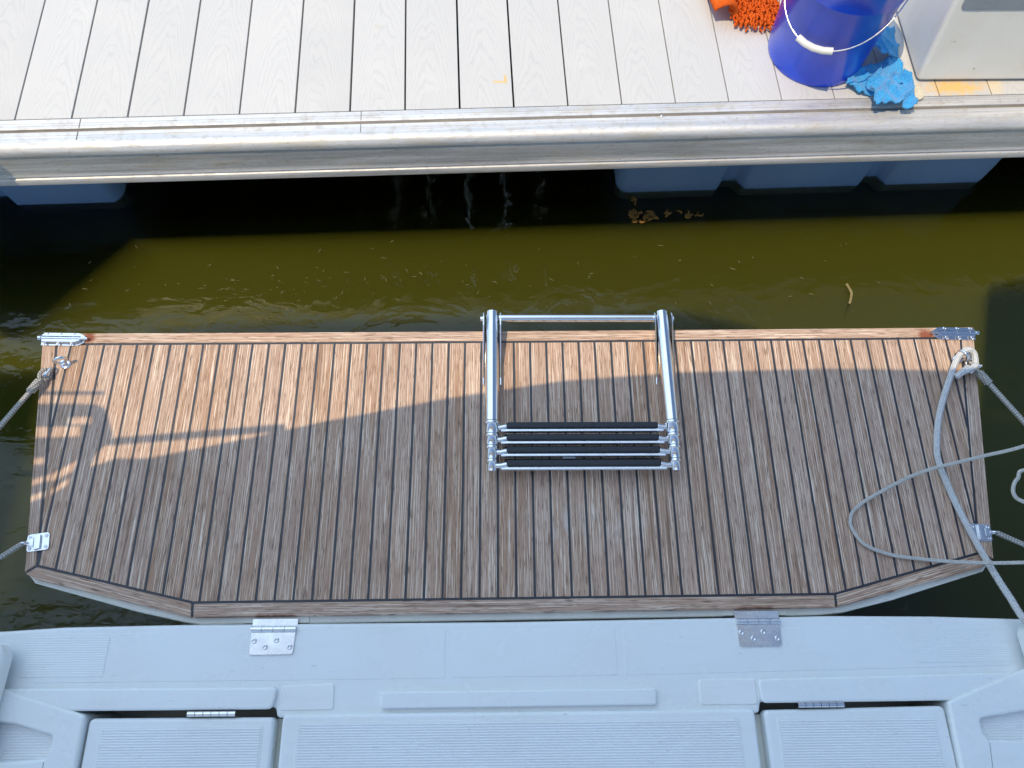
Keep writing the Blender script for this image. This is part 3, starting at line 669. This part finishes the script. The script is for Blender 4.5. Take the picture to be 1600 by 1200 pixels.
from mathutils import noise as mn
def cloth_sheet(g, outline, z0, amp, step=.0032, seed=0., th=.004, lift=None):
    """crumpled sheet filling an outline: a jittered grid with folds, given a thickness"""
    xs_ = [p[0] for p in outline]; ys_ = [p[1] for p in outline]
    def inside(x, y):
        c = False; n = len(outline)
        for i in range(n):
            (x1, y1), (x2, y2) = outline[i], outline[(i+1) % n]
            if (y1 > y) != (y2 > y) and x < (x2-x1)*(y-y1)/(y2-y1)+x1: c = not c
        return c
    V = {}; bm = g.bm
    nx, ny = int((max(xs_)-min(xs_))/step)+2, int((max(ys_)-min(ys_))/step)+2
    def h(x, y):
        f = mn.fractal(Vector((x*16+seed, y*16, seed)), 1.0, 2.0, 3); r = 1-abs(mn.noise(Vector((x*26+seed*2, y*20, seed*3))))*2
        return z0 + amp*(.5+.5*f) + amp*.7*max(0, r)**2 + (lift(x, y) if lift else 0)
    def vt(i, j, lo):
        k = (i, j, lo)
        if k not in V:
            x, y = min(xs_)+i*step, min(ys_)+j*step
            x += .35*step*mn.noise(Vector((i*.7, j*.7, seed))); y += .35*step*mn.noise(Vector((i*.7+9, j*.7, seed)))
            V[k] = bm.verts.new((x, y, h(x, y)-(th if lo else 0)))
        return V[k]
    cells = {(i, j) for i in range(nx) for j in range(ny) if inside(min(xs_)+(i+.5)*step, min(ys_)+(j+.5)*step)}
    for (i, j) in cells:
        f = bm.faces.new((vt(i, j, 0), vt(i+1, j, 0), vt(i+1, j+1, 0), vt(i, j+1, 0))); f.smooth = True
        f = bm.faces.new((vt(i, j+1, 1), vt(i+1, j+1, 1), vt(i+1, j, 1), vt(i, j, 1))); f.smooth = True
        for (di, dj, a, b) in ((0, -1, (0, 0), (1, 0)), (1, 0, (1, 0), (1, 1)), (0, 1, (1, 1), (0, 1)), (-1, 0, (0, 1), (0, 0))):
            if (i+di, j+dj) not in cells:
                f = bm.faces.new((vt(i+a[0], j+a[1], 1), vt(i+b[0], j+b[1], 1), vt(i+b[0], j+b[1], 0), vt(i+a[0], j+a[1], 0))); f.smooth = True
g = MB()
back = [(.985, 1.690), (1.030, 1.672), (1.071, 1.668), (1.068, 1.625), (1.066, 1.575), (1.030, 1.560), (.985, 1.545), (.960, 1.565), (.965, 1.62)]
cloth_sheet(g, back, .006, .016, seed=1.3, lift=lambda x, y: max(0, .05*(1.06-x)/.08) if x < 1.06 else 0)
mid = [(.925, 1.520), (.985, 1.545), (1.040, 1.570), (1.066, 1.560), (1.070, 1.525), (1.066, 1.480), (.985, 1.445), (.935, 1.455), (.905, 1.480)]
cloth_sheet(g, mid, .006, .018, seed=4.1)
front = [(.965, 1.500), (1.005, 1.515), (1.045, 1.500), (1.062, 1.515), (1.078, 1.465), (1.066, 1.440), (1.062, 1.392), (1.032, 1.390), (1.026, 1.402), (1.018, 1.396), (.985, 1.395), (.955, 1.390), (.953, 1.430), (.957, 1.470)]
cloth_sheet(g, front, .010, .030, seed=8.7)
tag(g.build('cleaning_cloth', M['cloth'], smooth_all=True), 'crumpled bright blue microfibre cloth draped over the dock edge beside the bucket', 'cloth')
g = MB(); g.prism(rpoly([(1.064, 1.4700), (1.100, 1.4820), (1.1130, 1.4700), (1.1080, 1.4420), (1.085, 1.4330), (1.062, 1.4360)], .010, 4), .001, .010)
tag(g.build('sponge', M['cream_pad'], bevel=.003, seg=2), 'small cream sponge lying between the blue cloth and the dock box', 'sponge')

# orange mop head: cuff folded over and rows of chenille noodles
mop = empty('mop_head', (.695, 1.762, 0), 0, 'orange chenille mop head lying on the dock left of the bucket', 'mop')
g = MB(); rows = []
for i in range(15):
    t = i/14; a = -.6+t*3.6; rows.append([g.bm.verts.new(Vector((-.068+.034*math.cos(a)*(1)-.012+u*.010, -.058+u*.28, .034+.030*math.sin(a)))+Vector((u*-.06, 0, .002*math.sin(u*20+i)))) for u in [k/14 for k in range(15)]])
for A, B in zip(rows, rows[1:]):
    for k in range(14): f = g.bm.faces.new((A[k], A[k+1], B[k+1], B[k])); f.smooth = True
cu = g.build('cuff', M['orange'], mop); so = cu.modifiers.new('thick', 'SOLIDIFY'); so.thickness = .006
g = MB(); rr = random.Random(3)
def pile(x, y): # rounded pad the noodles grow from
    u = (x-.008)/.066; v = max(0, (-y-.03)/.055) if y < -.03 else 0; return max(0, 1-u**4-v**4)**.5*.030
for i in range(22):
    for j in range(42):
        x = -.058+.0064*i+rr.uniform(-.003, .003); y = -.090+.0070*j+rr.uniform(-.003, .003)
        z = pile(x, y)
        if z <= 0: continue
        out = Vector(((x-.008)*4, -.9 if y < -.05 else -.35, .25)); d = (out.normalized()+Vector((rr.uniform(-.7, .7), rr.uniform(-.6, .6), rr.uniform(-.3, .4)))).normalized()*rr.uniform(.009, .015)
        p = Vector((x, y, z*.8+.003)); q2 = p+d; q2.z = max(q2.z-.004, .003)
        g.tube([p, p+d*.4+Vector((0, 0, .004)), p+d*.8+Vector((0, 0, .002)), q2], 0.003, 6, rad=[.002, .0030, .0028, .0014])
g.prism(rpoly([(-.045, -.065), (.062, -.065), (.062, .2), (-.045, .2)], .02, 5), .001, .014)
g.build('chenille_pile', M['orange'], mop)

# fibreglass dock box
bx = empty('dock_box', (1.0985, 1.4985, 0), DA*.45, 'white fibreglass dock box with a grey recessed panel at the right end of the dock', 'dock box')
def frustum(g, a, b):
    """loft between two polygons of 3-D points"""
    A = [g.bm.verts.new(p) for p in a]; B = [g.bm.verts.new(p) for p in b]; n = len(A)
    g.bm.faces.new(A[::-1]); g.bm.faces.new(B)
    for k in range(n): g.bm.faces.new((A[k], A[(k+1) % n], B[(k+1) % n], B[k]))
    bmesh.ops.recalc_face_normals(g.bm, faces=g.bm.faces)
SL = .23                                                                         # the front leans back
g = MB(); rp = lambda y0, z, r: [(x, y, z) for x, y in rpoly([(0, y0), (1.2, y0), (1.2, .70), (0, .70)], r, 5)]
frustum(g, rp(0, .006, .014), rp(.42*SL, .42, .014)); g.build('body', M['box'], bx, bevel=.010, seg=4)
g = MB(); pn = rpoly([(.022, .193), (1.15, .193), (1.15, .37), (.022, .37)], .014, 5)
frustum(g, [(x, (z-.006)*SL+.004, z) for x, z in pn], [(x, (z-.006)*SL-.0025, z) for x, z in pn]); g.build('panel', M['panel'], bx, bevel=.0015, seg=2)

# ------------------------------------------------------------------ small things afloat
rr = random.Random(11)
WG = 'bits of ochre weed afloat under the dock edge'
def weed(x, y, n, sp, label, r=.004):
    g = MB()
    for k in range(n):
        px, py = rr.uniform(-sp, sp), rr.uniform(-.25, .25)*sp; a = rr.uniform(0, 6.28); p = Vector((px, py, .001))
        g.tube([p + Vector((math.cos(a+q_*.25)*.005*q_, math.sin(a+q_*.25)*.005*q_, .0015*math.sin(q_*2))) for q_ in range(5)], r, 6, rad=[r*.3, r, r*1.1, r*.8, r*.2])
    o = g.build('seaweed', M['seaweed']); o.location = (x, y, WZ); return tag(o, label, 'seaweed', WG)
weed(.470, 1.412, 26, .06, 'clump of ochre seaweed afloat below the middle blue float, the largest one', .005)
weed(.610, 1.420, 8, .035, 'thin string of ochre seaweed afloat just right of the largest clump', .0035)
weed(.430, 1.470, 4, .012, 'tiny ochre seaweed scrap hugging the waterline of the right blue float', .0035)
g = MB(); rs = random.Random(5)
for k in range(110):
    px, py = rs.uniform(-1.25, 1.2), rs.gauss(1.20, .07)
    if rs.random() < .55: px, py = rs.gauss(-.55, .32), rs.gauss(1.16, .05)
    if py > 1.36 or py < 1.0: continue
    a = rs.uniform(0, 6.28); L = rs.uniform(.002, .011); c1, s1 = math.cos(a)*L, math.sin(a)*L*.7; q_ = rs.uniform(-.5, .5); r = rs.uniform(.0006, .0016)
    g.tube([(px-c1, py-s1, WZ), (px+q_*s1, py-q_*c1, WZ+.0005), (px+c1, py+s1, WZ)], r, 5, rad=[r*.3, r, r*.3])
tag(g.build('drifting_specks', M['speck']), kind='stuff')
g = MB(); g.tube(spline([(.0, -.035, .001), (.006, -.018, .004), (.010, .0, .006), (.006, .020, .004), (.003, .032, .002)], 6), .004, 8, rad=None)
o = tag(g.build('twig', M['twig']), 'short pale curved twig afloat off the right end of the teak platform', 'twig'); o.location = (1.055, 1.135, WZ)

# ------------------------------------------------------------------ unseen shade casters added overhead: slotted awning, flaps and bars shaped for their shadows
HC = 2.0
def up_(p, h=HC): return (p[0]-SX*h, p[1]-SY*h)
aw = empty('shade_caster_awning', (0, 0, 0), 0, 'unseen white canvas awning added above the camera to shade the boat stern', 'awning')
slots = [  # openings shaped so patches of sun reach the left edge of the teak
    [(-0.9063, 0.5675), (-0.8573, 0.5703), (-0.8542, 0.5545), (-0.9029, 0.5518)],
    [(-0.9735, 0.5463), (-0.8757, 0.5488), (-0.8723, 0.5261), (-0.9683, 0.5236)],
    [(-0.969, 0.5152), (-0.8987, 0.5192), (-0.8973, 0.5066), (-0.9661, 0.5026)],
    [(-0.963, 0.4777), (-0.9349, 0.4804), (-0.9318, 0.4666), (-0.9598, 0.464)],
    [(-0.9572, 0.4301), (-0.9166, 0.4448), (-0.9139, 0.4326), (-0.9544, 0.418)],
    [(-0.914, 0.4448), (-0.8657, 0.4746), (-0.8723, 0.45), (-0.9104, 0.4286)],
    [(-0.9081, 0.4125), (-0.8746, 0.4365), (-0.8756, 0.4231), (-0.9055, 0.4005)],
    [(-0.9495, 0.3968), (-0.9179, 0.4099), (-0.9165, 0.3979), (-0.9467, 0.3849)],]
sh = [(-1.40, .597), (-.90, .600), (-.853, .5975), (-.832, .588), (-.8185, .560), (-.8055, .529), (-.815, .510), (-.832, .488), (-.8391, .4594), (-.79, .478), (-.7244, .478), (-.6357, .4973), (-.5429, .5166), (-.3756, .556), (-.1062, .6108), (.1434, .6508), (.3972, .6701), (.7385, .6789), (1.05, .673), (1.75, .63), (1.75, -.21), (-1.45, -.21)]
g = MB(); g.prism([up_(p) for p in sh][::-1], HC, HC+.002, holes=[[up_(p) for p in q_] for q_ in slots]); g.build('canvas', M['awning'], aw)
for fl_ in ([(-1.20, .925), (-1.001, .947), (-.461, .964), (-.198, .975), (.373, .990), (.50, .965), (.60, .935), (.60, .857), (-1.20, .857)],
            [(1.338, 1.083), (1.75, 1.16), (1.75, .635), (1.21, .665)], [(-1.47, .80), (-2.3, .80), (-2.3, -.1), (-1.44, -.1)]):
    g = MB(); g.prism([up_(p) for p in fl_][::-1], HC, HC+.004); g.build('shade_caster_flap', M['awning'], aw)  # unseen flaps added to darken the water around the platform
def bar(name, pts, r):
    g = MB(); g.tube(pts, r, 10); g.build(name, M['chrome'], aw)
bar('shade_caster_bar', [(*up_((-1.6, .485)), HC), (*up_((-.80, .515)), HC), (*up_((-.45, .5445)), HC)], .0085)  # unseen tubes added here and below for the thin shadow streaks on the teak
bar('rail', [(*up_((-1.40, .6240)), HC), (*up_((-.842, .6240)), HC)], .0045)
for x, y in ((-1.45, -.20), (1.70, -.20)):
    px, py = up_((x, y)); bar('post', [(px, py, HC), (px-.25 if x < 0 else px+.75, py, 0)], .014)
# made-up ramp added out of view on the left: its shade blackens the water there
gp = empty('shade_caster_ramp', (-1.5, 1.1, .20), 0, 'unseen grey timber ramp added left of the dock edge to shade the water', 'ramp')
ramp = [(-1.33, 1.225), (-1.64, .85), (-2.25, 1.12), (-2.25, 1.215)]; nb = 4
g = MB()
for k in range(nb):
    L_ = lambda a, b, t: (a[0]+(b[0]-a[0])*t+1.5, a[1]+(b[1]-a[1])*t-1.1)
    t0, t1 = k/nb, (k+.985)/nb
    g.prism([L_(ramp[0], ramp[3], t0), L_(ramp[1], ramp[2], t0), L_(ramp[1], ramp[2], t1), L_(ramp[0], ramp[3], t1)], -.03, 0)
g.build('planks', M['joist'], gp, bevel=.003)
